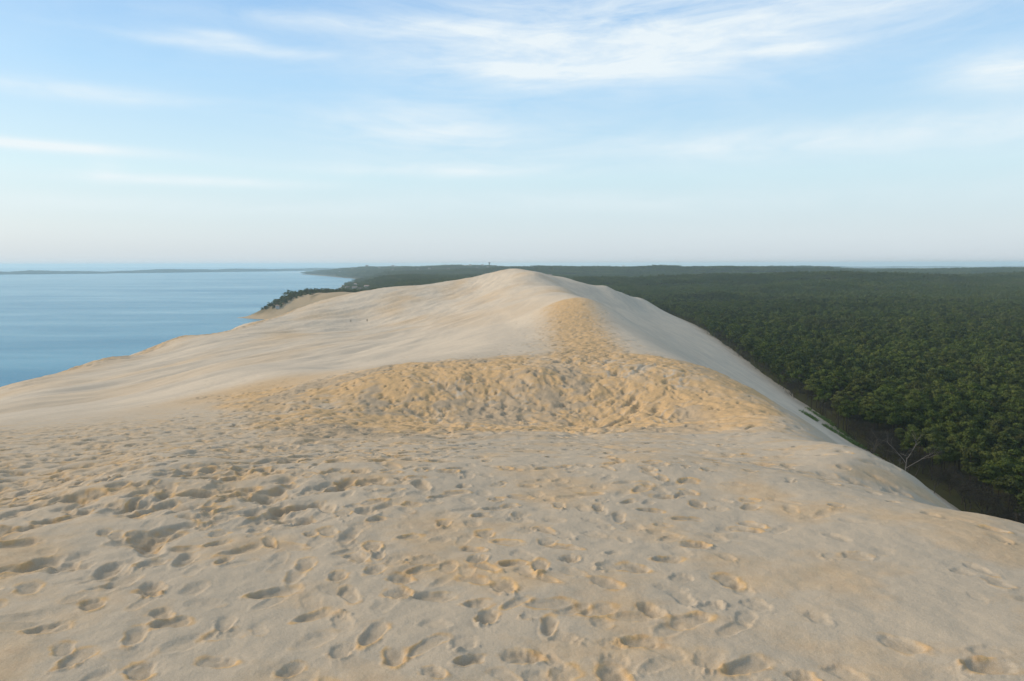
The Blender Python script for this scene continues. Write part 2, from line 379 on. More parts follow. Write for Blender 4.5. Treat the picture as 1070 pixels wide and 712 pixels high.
def floor_h(x, y):
    x = np.asarray(x, float); y = np.asarray(y, float)
    d = coast_dist(x, y)+18*fbm(x*.006, y*.006, 2)*ss(1500, 3000, y)
    z = SEA + 20.5*ss(0, 260, d)
    z = np.where(d < 0, SEA + np.maximum(d*.08, -6), z)
    land = ss(0, 200, d)
    hl = bump(x, y, 900, 1950, 700, 260, 30) + bump(x, y, 2100, 2300, 800, 300, 25) + bump(x, y, 250, 4000, 900, 450, 42) + bump(x, y, 1300, 3700, 700, 350, 36) + bump(x, y, 3000, 4100, 900, 450, 36) + bump(x, y, 1900, 5200, 900, 500, 40)
    hl = hl + bump(x, y, -350, 5300, 560, 700, 52) + bump(x, y, -1100, 6300, 700, 600, 34) + bump(x, y, 900, 6200, 1100, 600, 34) + bump(x, y, -250, 2500, 420, 700, 24)
    hl = hl + 11*fbm(x*.0019, y*.0042, 3)*ss(500, 1500, y)
    hd = bump(x, y, -415, 1320, 75, 85, 24)*ss(0, 40, d) + bump(x, y, -300, 1480, 130, 200, 20)*ss(0, 60, d) + bump(x, y, -305, 1260, 110, 70, 33)*ss(0, 60, d)
    return z + land*np.maximum(hl, -3) + hd

def build_ground(material):
    th = np.radians(np.r_[np.arange(-50, 62, .22)]); rr = [60.]
    while rr[-1] < 13000: rr.append(rr[-1]*(1.012 if rr[-1] < 1000 else 1.006 if rr[-1] < 2200 else 1.014))
    rr = np.array(rr); X = rr[:,None]*np.sin(th); Y = rr[:,None]*np.cos(th); Z = floor_h(X, Y)
    Z = Z + ss(0, 3, Z-SEA)*1.2*fbm(X*.03, Y*.03, 2)*(1-ss(1200, 2500, np.hypot(X, Y)))
    d = coast_dist(X, Y)
    idx = np.arange(X.size).reshape(X.shape)
    Fq = np.c_[idx[:-1,:-1].ravel(), idx[:-1,1:].ravel(), idx[1:,1:].ravel(), idx[1:,:-1].ravel()]
    me = mesh_np('ground', np.c_[X.ravel(), Y.ravel(), Z.ravel()], Fq, material, True)
    sandy = (1-ss(8, 30, d))*ss(-30, 0, d)
    cliff = bump(X, Y, -330, 1225, 130, 75, 1.7)+bump(X, Y, -250, 1250, 110, 90, 1.2)
    attr(me, 'sandy', np.clip(sandy+cliff*(.78+.9*fbm(X*.02, Y*.02, 4)), 0, 1))
    o = link(bpy.data.objects.new('ground', me)); tag(o, 'dark forest floor and low coastal land beyond the dune', 'ground', kind='structure')
    return o
def ground_material():
    m, nt, b = mat('forest_floor')
    P = N(nt, 'ShaderNodeNewGeometry').outputs['Position']
    a = N(nt, 'ShaderNodeAttribute', attribute_name='sandy').outputs['Fac']
    n = noise_n(nt, P, .06, 6, .6); n2 = noise_n(nt, P, .02, 6, .6)
    dark = mix(nt, n, (.05,.05,.024), (.075,.07,.032))
    s = mix(nt, n2, (.46,.33,.2), (.40,.30,.20))
    nt.links.new(mix(nt, a, dark, s), b.inputs['Base Color']); b.inputs['Roughness'].default_value = 1; b.inputs['Specular IOR Level'].default_value = .05
    return m

# ------------------------------------------------------------------ water
def build_water():
    m, nt, b = mat('sea_water')
    P = N(nt, 'ShaderNodeNewGeometry').outputs['Position']
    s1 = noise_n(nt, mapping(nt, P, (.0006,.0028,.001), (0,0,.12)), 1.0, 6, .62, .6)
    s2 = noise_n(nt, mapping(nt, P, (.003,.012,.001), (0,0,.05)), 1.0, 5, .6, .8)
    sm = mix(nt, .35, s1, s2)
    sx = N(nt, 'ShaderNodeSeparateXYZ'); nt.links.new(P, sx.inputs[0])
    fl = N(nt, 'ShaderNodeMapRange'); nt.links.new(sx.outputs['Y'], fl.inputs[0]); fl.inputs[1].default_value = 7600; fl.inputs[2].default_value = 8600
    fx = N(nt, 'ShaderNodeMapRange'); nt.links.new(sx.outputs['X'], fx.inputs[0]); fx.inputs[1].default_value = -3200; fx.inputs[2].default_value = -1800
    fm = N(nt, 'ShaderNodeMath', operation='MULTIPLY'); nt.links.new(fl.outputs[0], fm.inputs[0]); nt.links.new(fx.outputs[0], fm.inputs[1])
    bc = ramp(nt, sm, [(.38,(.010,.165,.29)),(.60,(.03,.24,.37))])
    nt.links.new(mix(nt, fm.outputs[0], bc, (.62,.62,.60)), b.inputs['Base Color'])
    rg = ramp(nt, sm, [(.35,(.26,.26,.26)),(.66,(.15,.15,.15))]); nt.links.new(rg, b.inputs['Roughness'])
    b.inputs['IOR'].default_value = 1.33; b.inputs['Specular IOR Level'].default_value = .13
    w = noise_n(nt, mapping(nt, P, (.25,.5,.2)), 1.0, 5, .6); w2 = noise_n(nt, mapping(nt, P, (.02,.05,.02)), 1.0, 4, .6)
    wm = mix(nt, .5, w, w2)
    bp = N(nt, 'ShaderNodeBump'); bp.inputs['Distance'].default_value = 1.6
    st = ramp(nt, sm, [(.36,(.60,.60,.60)),(.68,(.22,.22,.22))]); nt.links.new(st, bp.inputs['Strength']); nt.links.new(wm, bp.inputs['Height'])
    nt.links.new(bp.outputs[0], b.inputs['Normal'])
    x0, x1, y0, y1 = -29000, 29000, -3000, 29000
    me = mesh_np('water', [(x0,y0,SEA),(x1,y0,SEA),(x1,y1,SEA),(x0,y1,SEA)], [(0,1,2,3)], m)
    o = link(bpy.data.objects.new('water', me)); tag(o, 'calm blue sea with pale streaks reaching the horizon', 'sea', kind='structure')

def build_far_shore():
    """low wooded spit across the water, and the far side of the basin"""
    m = flat('far_pines', (.02,.04,.035), 1, .02)
    def strip(name, pts, width, hgt, label, seed, step=25):
        P = []
        for (x0,y0),(x1,y1) in zip(pts[:-1], pts[1:]):
            n = max(2, int(math.hypot(x1-x0, y1-y0)/step))
            for i in range(n): P.append((x0+(x1-x0)*i/n, y0+(y1-y0)*i/n))
        P.append(pts[-1]); P = np.array(P, float); T = np.gradient(P, axis=0); T /= np.linalg.norm(T, axis=1)[:,None]; Nn = np.c_[-T[:,1], T[:,0]]
        ac = np.linspace(-1, 1, 25); arc = np.arange(len(P))*step
        V = []
        X = P[:,0][:,None]+Nn[:,0][:,None]*ac*width; Y = P[:,1][:,None]+Nn[:,1][:,None]*ac*width
        prof = (1-np.abs(ac)**3)**.6
        e = ss(0, 14, np.arange(len(P)))*ss(0, 14, np.arange(len(P))[::-1])
        hh = hgt*(.55+.45*fbm(arc*.0011+seed, arc*0+seed, 3)+.10*fbm(arc*.02, arc*0+3, 2))
        Z = SEA-2+np.maximum(hh, 8)[:,None]*prof[None]*e[:,None]+ (prof*e[:,None])*3.5*fbm(X*.03, Y*.03, 2)
        idx = np.arange(X.size).reshape(X.shape)
        Fq = np.c_[idx[:-1,:-1].ravel(), idx[:-1,1:].ravel(), idx[1:,1:].ravel(), idx[1:,:-1].ravel()]
        me = mesh_np(name, np.c_[X.ravel(), Y.ravel(), Z.ravel()], Fq, m, False)
        tag(link(bpy.data.objects.new(name, me)), label, 'land', kind='structure')
    strip('hills', [(-8200,5900),(-6600,6700),(-5000,8000),(-3800,10200),(-2700,13500)], 450, 52, 'low dark blue wooded spit along the sea horizon', 2.)
    strip('hills', [(-3000,15800),(1000,16200),(6000,16000),(12000,14500),(18000,12500),(24000,10500)], 900, 44, 'faint far shore of the lagoon on the horizon beyond the forest', 7., 60)

# ------------------------------------------------------------------ trees
def leaf_material(name, c1, c2, c3):
    m, nt, b = mat(name)
    oi = N(nt, 'ShaderNodeObjectInfo').outputs['Random']
    P = N(nt, 'ShaderNodeNewGeometry').outputs['Position']
    n = noise_n(nt, P, .45, 4, .65); patch = noise_n(nt, P, .011, 4, .6)
    c = mix(nt, ramp(nt, n, [(.35,(0,0,0)),(.68,(1,1,1))]), c1, c2)
    c = mix(nt, ramp(nt, oi, [(.55,(0,0,0)),(1,(.7,.7,.7))]), c, c3)
    c = mix(nt, ramp(nt, patch, [(.52,(0,0,0)),(.70,(.6,.6,.6))]), c, tuple(.5*(a+b_) for a, b_ in zip(c3, (.09,.075,.035))))
    stand = noise_n(nt, mapping(nt, P, (.006,.011,.006)), 1.0, 5, .65)
    c = mix(nt, ramp(nt, stand, [(.46,(0,0,0)),(.60,(.62,.62,.62))]), c, tuple(q*.72 for q in c1))
    nt.links.new(c, b.inputs['Base Color']); b.inputs['Roughness'].default_value = .7; b.inputs['Specular IOR Level'].default_value = .15
    return m
def quads(C, Nrm, size, rng, aspect=.55):
    """one leaf-clump quad per centre"""
    n = len(C); Nrm = Nrm/np.maximum(np.linalg.norm(Nrm, axis=1), 1e-6)[:,None]
    t = rng.normal(size=(n,3)); t -= (t*Nrm).sum(1)[:,None]*Nrm; t /= np.linalg.norm(t, axis=1)[:,None]; b = np.cross(Nrm, t)
    s = (size*rng.uniform(.6, 1.4, n))[:,None]; t = t*s; b = b*s*aspect
    bend = Nrm*s*.25
    V = np.stack([C-t-bend*0, C-b+bend, C+t, C+b+bend], 1).reshape(-1, 3)
    return V, np.arange(4*n).reshape(n, 4)
def crown_arrays(rng, h, rad, n_lobe, per, leaf, flatk=.62, base=.55):
    """umbrella-like maritime pine crown of leafy clumps, at height base*h .. h"""
    Cs, Ns = [], []
    for i in range(n_lobe):
        a = rng.uniform(0, 2*pi); q = math.sqrt(rng.uniform(0, 1)); rr = rad*.78*q
        z = h*(base+(1-base)*rng.uniform(.35, .95)*(1-.45*q*q)); lr = rad*rng.uniform(.24, .42)
        c = np.array([math.cos(a)*rr, math.sin(a)*rr, z])
        d = rng.normal(size=(per,3)); d /= np.linalg.norm(d, axis=1)[:,None]
        d[:,2] = np.where(d[:,2] < -.35, -d[:,2], d[:,2])
        rad_ = lr*rng.uniform(.72, 1.12, per)[:,None]
        p = c + d*rad_*np.array([1, 1, flatk])
        Cs.append(p); Ns.append(d+rng.normal(size=(per,3))*.45)
    C = np.concatenate(Cs); Nn = np.concatenate(Ns)
    return quads(C, Nn, leaf, rng)
def tube(pts, r0, r1, sides=5):
    V, Fc = [], []
    pts = [np.array(p, float) for p in pts]
    for i, p in enumerate(pts):
        t = pts[min(i+1, len(pts)-1)]-pts[max(i-1, 0)]; t /= np.linalg.norm(t)+1e-9
        u = np.cross(t, [0,0,1]) if abs(t[2]) < .9 else np.cross(t, [1,0,0]); u /= np.linalg.norm(u); v = np.cross(t, u)
        r = r0+(r1-r0)*i/(len(pts)-1)
        for k in range(sides): a = 2*pi*k/sides; V.append(p+r*(math.cos(a)*u+math.sin(a)*v))
    for i in range(len(pts)-1):
        for k in range(sides):
            k2 = (k+1) % sides; Fc.append((i*sides+k, i*sides+k2, (i+1)*sides+k2, (i+1)*sides+k))
    return np.array(V), np.array(Fc)
def joinv(L):
    V, Fc, o = [], [], 0
    for v, f in L: V.append(v); Fc.append(f+o); o += len(v)
    return np.concatenate(V), np.concatenate(Fc)
def trunk_arrays(rng, h, limbs=5, r=.22, lean=.5):
    L = []; ln = rng.normal(size=2)*lean
    pts = [(ln[0]*t*t, ln[1]*t*t, h*.86*t-1.5*(t == 0)) for t in np.linspace(0, 1, 6)]
    L.append(tube(pts, r, r*.3, 6))
    for i in range(limbs):
        z = h*rng.uniform(.5, .78); a = rng.uniform(0, 2*pi); l = rng.uniform(1.5, 3); t = z/(h*.86)
        b = (ln[0]*t*t, ln[1]*t*t, z)
        L.append(tube([b, (b[0]+math.cos(a)*l*.5, b[1]+math.sin(a)*l*.5, z+.5), (b[0]+math.cos(a)*l, b[1]+math.sin(a)*l, z+1.3)], r*.35, r*.1, 4))
    return joinv(L)
def bare_arrays(rng, h, spread=1.0, depth=4, r=.2, lean=.0, twig=3):
    trunk, branches = [], []
    def grow(p, d, l, rad, lev):
        pts = [p]; q = p.copy(); dd = d.copy()
        for k in range(3):
            dd = dd+rng.normal(size=3)*.12; dd /= np.linalg.norm(dd); q = q+dd*l/3; pts.append(q.copy())
        (trunk if lev == 0 else branches).append(tube(pts, rad, rad*.6, 5 if lev < 2 else 3))
        if lev >= depth: return
        for k in range(rng.integers(2, twig+1)+(lev == 0)*2):
            t = rng.uniform(.45, 1); b = pts[0]+(pts[-1]-pts[0])*t
            nd = dd+rng.normal(size=3)*.62*spread; nd[2] = abs(nd[2])*.6+.25; nd /= np.linalg.norm(nd)
            grow(b, nd, l*rng.uniform(.5, .75), rad*.5, lev+1)
    grow(np.array([0,0,-1.]), np.array([lean,0,1.]), h*.5, r, 0)
    return joinv(trunk), joinv(branches)

def build_forest(M, hfun):
    rng = np.random.default_rng(21)
    near, mid, clump, far, bare = [], [], [], [], []
    for i in range(9):
        r = np.random.default_rng(100+i); h = r.uniform(13, 18.5); rad = r.uniform(2.6, 4.6)
        c = mesh_np('crown', *crown_arrays(r, h, rad, int(r.integers(18, 26)), 95, .38, .66, .40), M['needles'] if i % 3 else M['needles_dark'])
        t = mesh_np('trunk', *trunk_arrays(r, h), M['bark'])
        near.append((t, c))
    for i in range(7):
        r = np.random.default_rng(200+i); h = r.uniform(8.5, 12.5)
        t, b = bare_arrays(r, h, 1.15, 4, .17, 0, 4)
        q = crown_arrays(r, h*.98, r.uniform(2.8, 4.0), 12, 85, .17, .9, .25)
        bare.append((mesh_np('trunk', *t, M['bare_bark']), mesh_np('branches', *joinv([b, q]), M['bare_twigs'])))
    tem = bpy.data.collections.new('forest_templates')       # never linked to the scene: only instanced
    def template(name, arrs, m):
        V, Fc = joinv(arrs) if isinstance(arrs, list) else arrs
        o = bpy.data.objects.new(name, mesh_np(name, V, Fc, m)); tem.objects.link(o); return o
    for i in range(7):       # t0.. mid trees 
        r = np.random.default_rng(300+i); h = r.uniform(13, 18); rad = r.uniform(2.6, 4.5)
        template('a_tree_%02d' % i, [crown_arrays(r, h, rad, 14, 46, .52, .66, .42), tube([(0,0,-1),(0,0,h*.8)], .22, .1, 4)], M['needles'] if i % 3 else M['needles_dark'])
    for i in range(2):       # brown thin trees
        r = np.random.default_rng(350+i); t, b = bare_arrays(r, 11, 1.1, 3, .18, 0, 4); q = crown_arrays(r, 12, 3.2, 8, 26, .3, .8, .4)
        template('b_bare_%02d' % i, [t, b, q], M['bare_twigs'])
    for i in range(4):       # stands of trees 34 m wide
        r = np.random.default_rng(400+i); L = []
        for gx in range(6):
            for gy in range(6):
                h = r.uniform(11.5, 18.5); v, f = crown_arrays(r, h, r.uniform(2.6, 4.6), 8, 10, .85, .66, .5)
                L.append((v+np.array([(gx-2.5)*6+r.uniform(-2.5,2.5), (gy-2.5)*6+r.uniform(-2.5,2.5), r.uniform(-1.5,1)]), f))
        template('c_stand_%02d' % i, L, M['needles'])
    for i in range(4):       # stands 80 m wide
        r = np.random.default_rng(500+i); L = []
        for gx in range(11):
            for gy in range(11):
                h = r.uniform(12, 19); v, f = crown_arrays(r, h, r.uniform(3.8, 5.4), 4, 5, 1.9, .66, .5)
                L.append((v+np.array([(gx-5)*7.4+r.uniform(-2.5,2.5), (gy-5)*7.4+r.uniform(-2.5,2.5), r.uniform(-2,1)]), f))
        template('d_stand_%02d' % i, L, M['needles'])
    # ---- positions
    def grid(sp, x0, x1, y0, y1, jit):
        gx, gy = np.meshgrid(np.arange(x0, x1, sp), np.arange(y0, y1, sp)); gx = gx+(np.arange(gx.shape[0]) % 2)[:,None]*sp/2
        gx = gx+rng.uniform(-jit, jit, gx.shape); gy = gy+rng.uniform(-jit, jit, gy.shape); return gx.ravel(), gy.ravel()
    P = []      # x, y, z, template, scale
    x, y = grid(6.1, 60, 1500, 60, 1450, 2.6)
    x2, y2 = grid(4.6, -520, 62, 980, 1450, 2.0); x = np.r_[x, x2]; y = np.r_[y, y2]
    r = np.hypot(x, y); k = (r < 1400) & (x/np.maximum(y,1) < 1.0); x, y = x[k], y[k]
    fl = floor_h(x, y); du = hfun(x, y); sea = coast_dist(x, y)
    k = (du < fl+1.5) & (sea > np.where((x < -250) & (y < 1500), 34, 22)) & ~((x < -180) & ((((x+318)/132)**2+((y-1215)/60)**2) < 1)) ; x, y, fl, du = x[k], y[k], fl[k], du[k]
    gap = fbm(x*.02, y*.02, 2); k = (gap > -.62) | (rng.random(len(x)) < .45); x, y, fl, du = x[k], y[k], fl[k], du[k]
    z = np.maximum(fl, du)-.3
    head = (x < -250) & (y < 1450); z = np.where(head, z-5.0, z)
    # visible in the photograph?
    px = CX+F*x/y; top = z+14.0
    fwd = y*math.cos(PITCH)-top*math.sin(PITCH); up = y*math.sin(PITCH)+top*math.cos(PITCH); py = CY-F*up/fwd
    vis = (px > -10) & (px < 1085) & (py < 725) & (np.hypot(x, y) < 700)
    vi = np.where(vis)[0]; ok = np.ones(len(vi), bool)
    for t in np.r_[np.linspace(.02, .3, 30), np.linspace(.32, .97, 30)]:
        ok &= hfun(x[vi]*t, y[vi]*t) < top[vi]*t
    vi = vi[ok]; vi = vi[np.argsort(np.hypot(x[vi], y[vi]))][:292]
    edge = np.array([np.interp(yy, [-20,174,281,465,786,1100], [122,133,145,172,221,250]) for yy in y])
    nearset = np.zeros(len(x), bool); nearset[vi] = True
    de = x-edge
    pb = np.clip(np.where(y < 430, 1.15, .8)-(de-2)/np.where(y < 430, 16, 13), 0, 1)*(y < 900)*(.35+.65*(fbm(x*.03, y*.03, 2) > -.25)); isbare = rng.random(len(x)) < pb
    isbare |= (fbm(x*.012+30, y*.012, 2) > .62) & (rng.random(len(x)) < .45) & (y < 900)
    first = {}
    for i in vi:
        sc = rng.uniform(.82, 1.18); bar = isbare[i]; k = int(rng.integers(0, len(bare) if bar else len(near)))
        t, c = (bare if bar else near)[k]
        e = bpy.data.objects.new('bare_tree' if bar else 'pine_tree', None); e.empty_display_size = .5
        e.location = (x[i], y[i], z[i]); e.rotation_euler = (0, 0, rng.uniform(0, 6.28)); e.scale = (sc, sc, sc*rng.uniform(.85, 1.1)); link(e)
        if bar: tag(e, 'grey brown leafless tree at the forest edge by the foot of the dune', 'tree', 'leafless trees along the forest edge')
        else: tag(e, 'dark green round topped pine in the dense forest right of the dune', 'tree', 'pines in the forest nearest the dune')
        link(bpy.data.objects.new('trunk', t), e); link(bpy.data.objects.new('branches' if bar else 'crown', c), e)
    for i in np.where(~nearset)[0]:
        P.append((x[i], y[i], z[i]-rng.uniform(0,3), 7+int(rng.integers(0, 2)) if isbare[i] else int(rng.integers(0, 7)), rng.uniform(.8, 1.2)*(.75 if head[i] else 1)))
    x, y = grid(31, -1000, 3400, 0, 3400, 6); r = np.hypot(x, y); sea = coast_dist(x, y)
    k = (r >= 1395) & (r < 3300) & (x/np.maximum(y,1) < 1.05) & (x/np.maximum(y,1) > -.6) & (sea > 30); x, y = x[k], y[k]; z = floor_h(x, y)
    k = fbm(x*.004, y*.004, 2) > -.85; x, y, z = x[k], y[k], z[k]
    for a in zip(x, y, z-.5, rng.integers(9, 13, len(x)), rng.uniform(.85, 1.15, len(x))): P.append(a)
    x, y = grid(72, -2400, 9500, 0, 9500, 12); r = np.hypot(x, y); sea = coast_dist(x, y)
    k = (r >= 3260) & (r < 9300) & (x/np.maximum(y,1) < 1.05) & (x/np.maximum(y,1) > -.6) & (sea > 55); x, y = x[k], y[k]; z = floor_h(x, y)
    for a in zip(x, y, z-.5, rng.integers(13, 17, len(x)), rng.uniform(.85, 1.15, len(x))): P.append(a)
    P = np.array(P, float); print('forest instances', len(P))
    me = bpy.data.meshes.new('pine_forest'); me.vertices.add(len(P)); me.vertices.foreach_set('co', P[:,:3].astype(np.float32).ravel())
    a = me.attributes.new('pick', 'INT', 'POINT'); a.data.foreach_set('value', P[:,3].astype(np.int32))
    attr(me, 'size', P[:,4]); attr(me, 'turn', rng.uniform(0, 6.28, len(P)))
    o = link(bpy.data.objects.new('pine_forest', me)); tag(o, 'dense dark green pine forest stretching from the dune to the horizon', 'forest', kind='stuff')
    ng = bpy.data.node_groups.new('forest', 'GeometryNodeTree')
    ng.interface.new_socket('Geometry', in_out='INPUT', socket_type='NodeSocketGeometry'); ng.interface.new_socket('Geometry', in_out='OUTPUT', socket_type='NodeSocketGeometry')
    gi = ng.nodes.new('NodeGroupInput'); go = ng.nodes.new('NodeGroupOutput')
    ip = ng.nodes.new('GeometryNodeInstanceOnPoints'); ci = ng.nodes.new('GeometryNodeCollectionInfo')
    ci.inputs['Collection'].default_value = tem; ci.inputs['Separate Children'].default_value = True; ci.inputs['Reset Children'].default_value = True
    def na(name, ty):
        n = ng.nodes.new('GeometryNodeInputNamedAttribute'); n.data_type = ty; n.inputs['Name'].default_value = name; return [s for s in n.outputs if s.enabled and s.name == 'Attribute'][0]
    L = ng.links.new
    L(gi.outputs[0], ip.inputs['Points']); L(ci.outputs[0], ip.inputs['Instance']); ip.inputs['Pick Instance'].default_value = True
    L(na('pick', 'INT'), ip.inputs['Instance Index']); L(na('size', 'FLOAT'), ip.inputs['Scale'])
    cx = ng.nodes.new('ShaderNodeCombineXYZ'); L(na('turn', 'FLOAT'), cx.inputs['Z']); L(cx.outputs[0], ip.inputs['Rotation'])
    L(ip.outputs[0], go.inputs[0])
    md = o.modifiers.new('forest', 'NODES'); md.node_group = ng
    # the pale dead tree that stands out beyond the rim, and its broken neighbour
    for nm, (tx, ty), h, seed, lab in (('dead_tree', (112,190), 19, 5, 'pale bleached dead tree with forked limbs just beyond the dune rim'),
                                       ('dead_tree', (103.5,192), 13, 9, 'thin grey leaning dead tree left of the pale forked dead tree')):
        r = np.random.default_rng(seed); t, b = bare_arrays(r, h, .85, 4, .2, .1, 3)
        tz = float(max(hfun(np.array([tx]), np.array([ty]))[0], floor_h(np.array([tx]), np.array([ty]))[0]))
        e = link(bpy.data.objects.new(nm, None)); e.location = (tx, ty, tz-.2); print('dead tree z', tz); tag(e, lab, 'tree')
        mt = M['dead_wood'] if seed == 5 else M['bare_bark']
        link(bpy.data.objects.new('trunk', mesh_np('trunk', *t, mt)), e); link(bpy.data.objects.new('branches', mesh_np('branches', *b, mt)), e)

def build_grass(M, hfun):
    """marram grass streaks low on the leeward slope"""
    rng = np.random.default_rng(8); Cs = []
    lines = [((154,350),(150.5,298),.9,150), ((132,304),(139,281),.8,150), ((138,285),(146,268),1.4,150), ((156,300),(153,285),1.0,60)]
    L = []
    for (x0,y0),(x1,y1),w,n in lines:
        for i in range(n):
            t = rng.random(); x = x0+(x1-x0)*t+rng.normal()*w; y = y0+(y1-y0)*t+rng.normal()*w
            if fbm(np.array([x*.3]), np.array([y*.12]), 2)[0] < -.15: continue
            z = hfun(np.array([x]), np.array([y]))[0]; s = rng.uniform(.8, 1.6)
            d = rng.normal(size=(26,3))*np.array([.45,.45,.0]); d[:,2] = rng.uniform(.05, .55, 26)
            v, f = quads(np.array([x,y,z])+d*s*1.2, d+rng.normal(size=(26,3))*.5, .3, rng, .35); L.append((v, f))
    me = mesh_np('dune_grass', *joinv(L), M['grass'])
    tag(link(bpy.data.objects.new('dune_grass', me)), 'streaks of green grass growing on the steep sand slope above the forest', 'grass', kind='stuff')

# ------------------------------------------------------------------ small far things
def boxv(x0,x1,y0,y1,z0,z1):
    V = np.array([(x,y,z) for z in (z0,z1) for y in (y0,y1) for x in (x0,x1)], float)
    return V, np.array([(0,2,3,1),(4,5,7,6),(0,1,5,4),(2,6,7,3),(0,4,6,2),(1,3,7,5)])
def build_houses(M):
    W, D_, H = 13., 9., 6.
    wl = mesh_np('wall', *boxv(-W/2,W/2,-D_/2,D_/2,-3,H), M['plaster'])
    V = np.array([(-W/2-.6,-D_/2-.6,H),(W/2+.6,-D_/2-.6,H),(W/2+.6,D_/2+.6,H),(-W/2-.6,D_/2+.6,H),(-W/2-.6,0,H+3),(W/2+.6,0,H+3)])
    rf = bpy.data.meshes.new('roof'); rf.from_pydata([tuple(v) for v in V], [], [(0,1,5,4),(2,3,4,5),(0,4,3),(1,2,5),(0,3,2,1)]); rf.materials.append(M['tile'])
    wn = mesh_np('window', *joinv([boxv(-4+i*3,-2.6+i*3,-D_/2-.06,-D_/2+.02,1.2+j*2.6,2.6+j*2.6) for i in range(3) for j in range(2)]), M['glass'])
    G = 'pale houses on the wooded coast hills'
    spots = [(-345,1560,0,1.0,'white house on the bluff beside the dune'),(-430,1252,8,.55,'small white hut at the tip of the sandy headland')]
    rs = random.Random(4)
    for px, py, Y in ((364,290,2350),(371,293,2200),(377,296,2050),(373,289,2500),(384,293,2150)): spots.append(((px-CX)/F*Y, Y, 9, 1.25, None))
    for k in range(22):
        Y = rs.uniform(4300, 5400); x = -430+rs.gauss(0, 260); spots.append((x, Y, 11, rs.uniform(.9, 1.5), None))
    for k in range(6): spots.append((rs.uniform(-1500,-900), rs.uniform(5700,6300), 13, rs.uniform(1.2,1.8), None))
    for i, (x, y, dz, s, lab) in enumerate(spots):
        if i == 0: continue
        z = float(floor_h(np.array([x]), np.array([y]))[0])
        e = link(bpy.data.objects.new('house', None)); e.location = (x, y, z+dz*(1 if i > 1 else 0)); e.rotation_euler = (0,0,rs.uniform(-.5,.5)); e.scale = (s,s,s)
        if lab: tag(e, lab, 'house')
        else:
            tag(e, 'pale villa just visible among trees on the coast behind the dune' if y < 4000 else 'tiny pale house on the blue wooded hill beyond the dune', 'house', 'pale villas among the coast trees' if y < 4000 else 'tiny pale houses on the far hill')
        for nm, me in (('wall', wl), ('roof', rf), ('window', wn)): link(bpy.data.objects.new(nm, me), e)
    # house seen right of the summit
    x, y = (574-CX)/F*3100, 3100.
    e = link(bpy.data.objects.new('house', None)); e.location = (x, y, float(floor_h(np.array([x]), np.array([y]))[0])+11); e.scale = (1.5,)*3
    tag(e, 'lone pale house in the forest just right of the dune summit', 'house')
    for nm, me in (('wall', wl), ('roof', rf), ('window', wn)): link(bpy.data.objects.new(nm, me), e)
    # towers
    def lathe(prof, n=16):
        V = [(r*math.cos(2*pi*k/n), r*math.sin(2*pi*k/n), z) for r, z in prof for k in range(n)]
        Fc = [(i*n+k, i*n+(k+1) % n, (i+1)*n+(k+1) % n, (i+1)*n+k) for i in range(len(prof)-1) for k in range(n)]
        return np.array(V), np.array(Fc)
    for px, Y, s, lab, c in ((511.5,5200,1.0,'dark water tower on the hill left of the dune summit','far_concrete'),(651,7600,1.5,'pale water tower rising from the far forest on the horizon','pale_concrete')):
        x = (px-CX)/F*Y; z = float(floor_h(np.array([x]), np.array([Y]))[0])
        e = link(bpy.data.objects.new('water_tower', None)); e.location = (x, Y, z); e.scale = (s,s,s); tag(e, lab, 'water tower')
        link(bpy.data.objects.new('shaft', mesh_np('shaft', *lathe([(4,-2),(3.2,6),(2.8,26)]), M[c], True)), e)
        link(bpy.data.objects.new('tank', mesh_np('tank', *lathe([(2.9,26),(7,31),(7.6,36),(7,38),(0.1,39)]), M[c], True)), e)

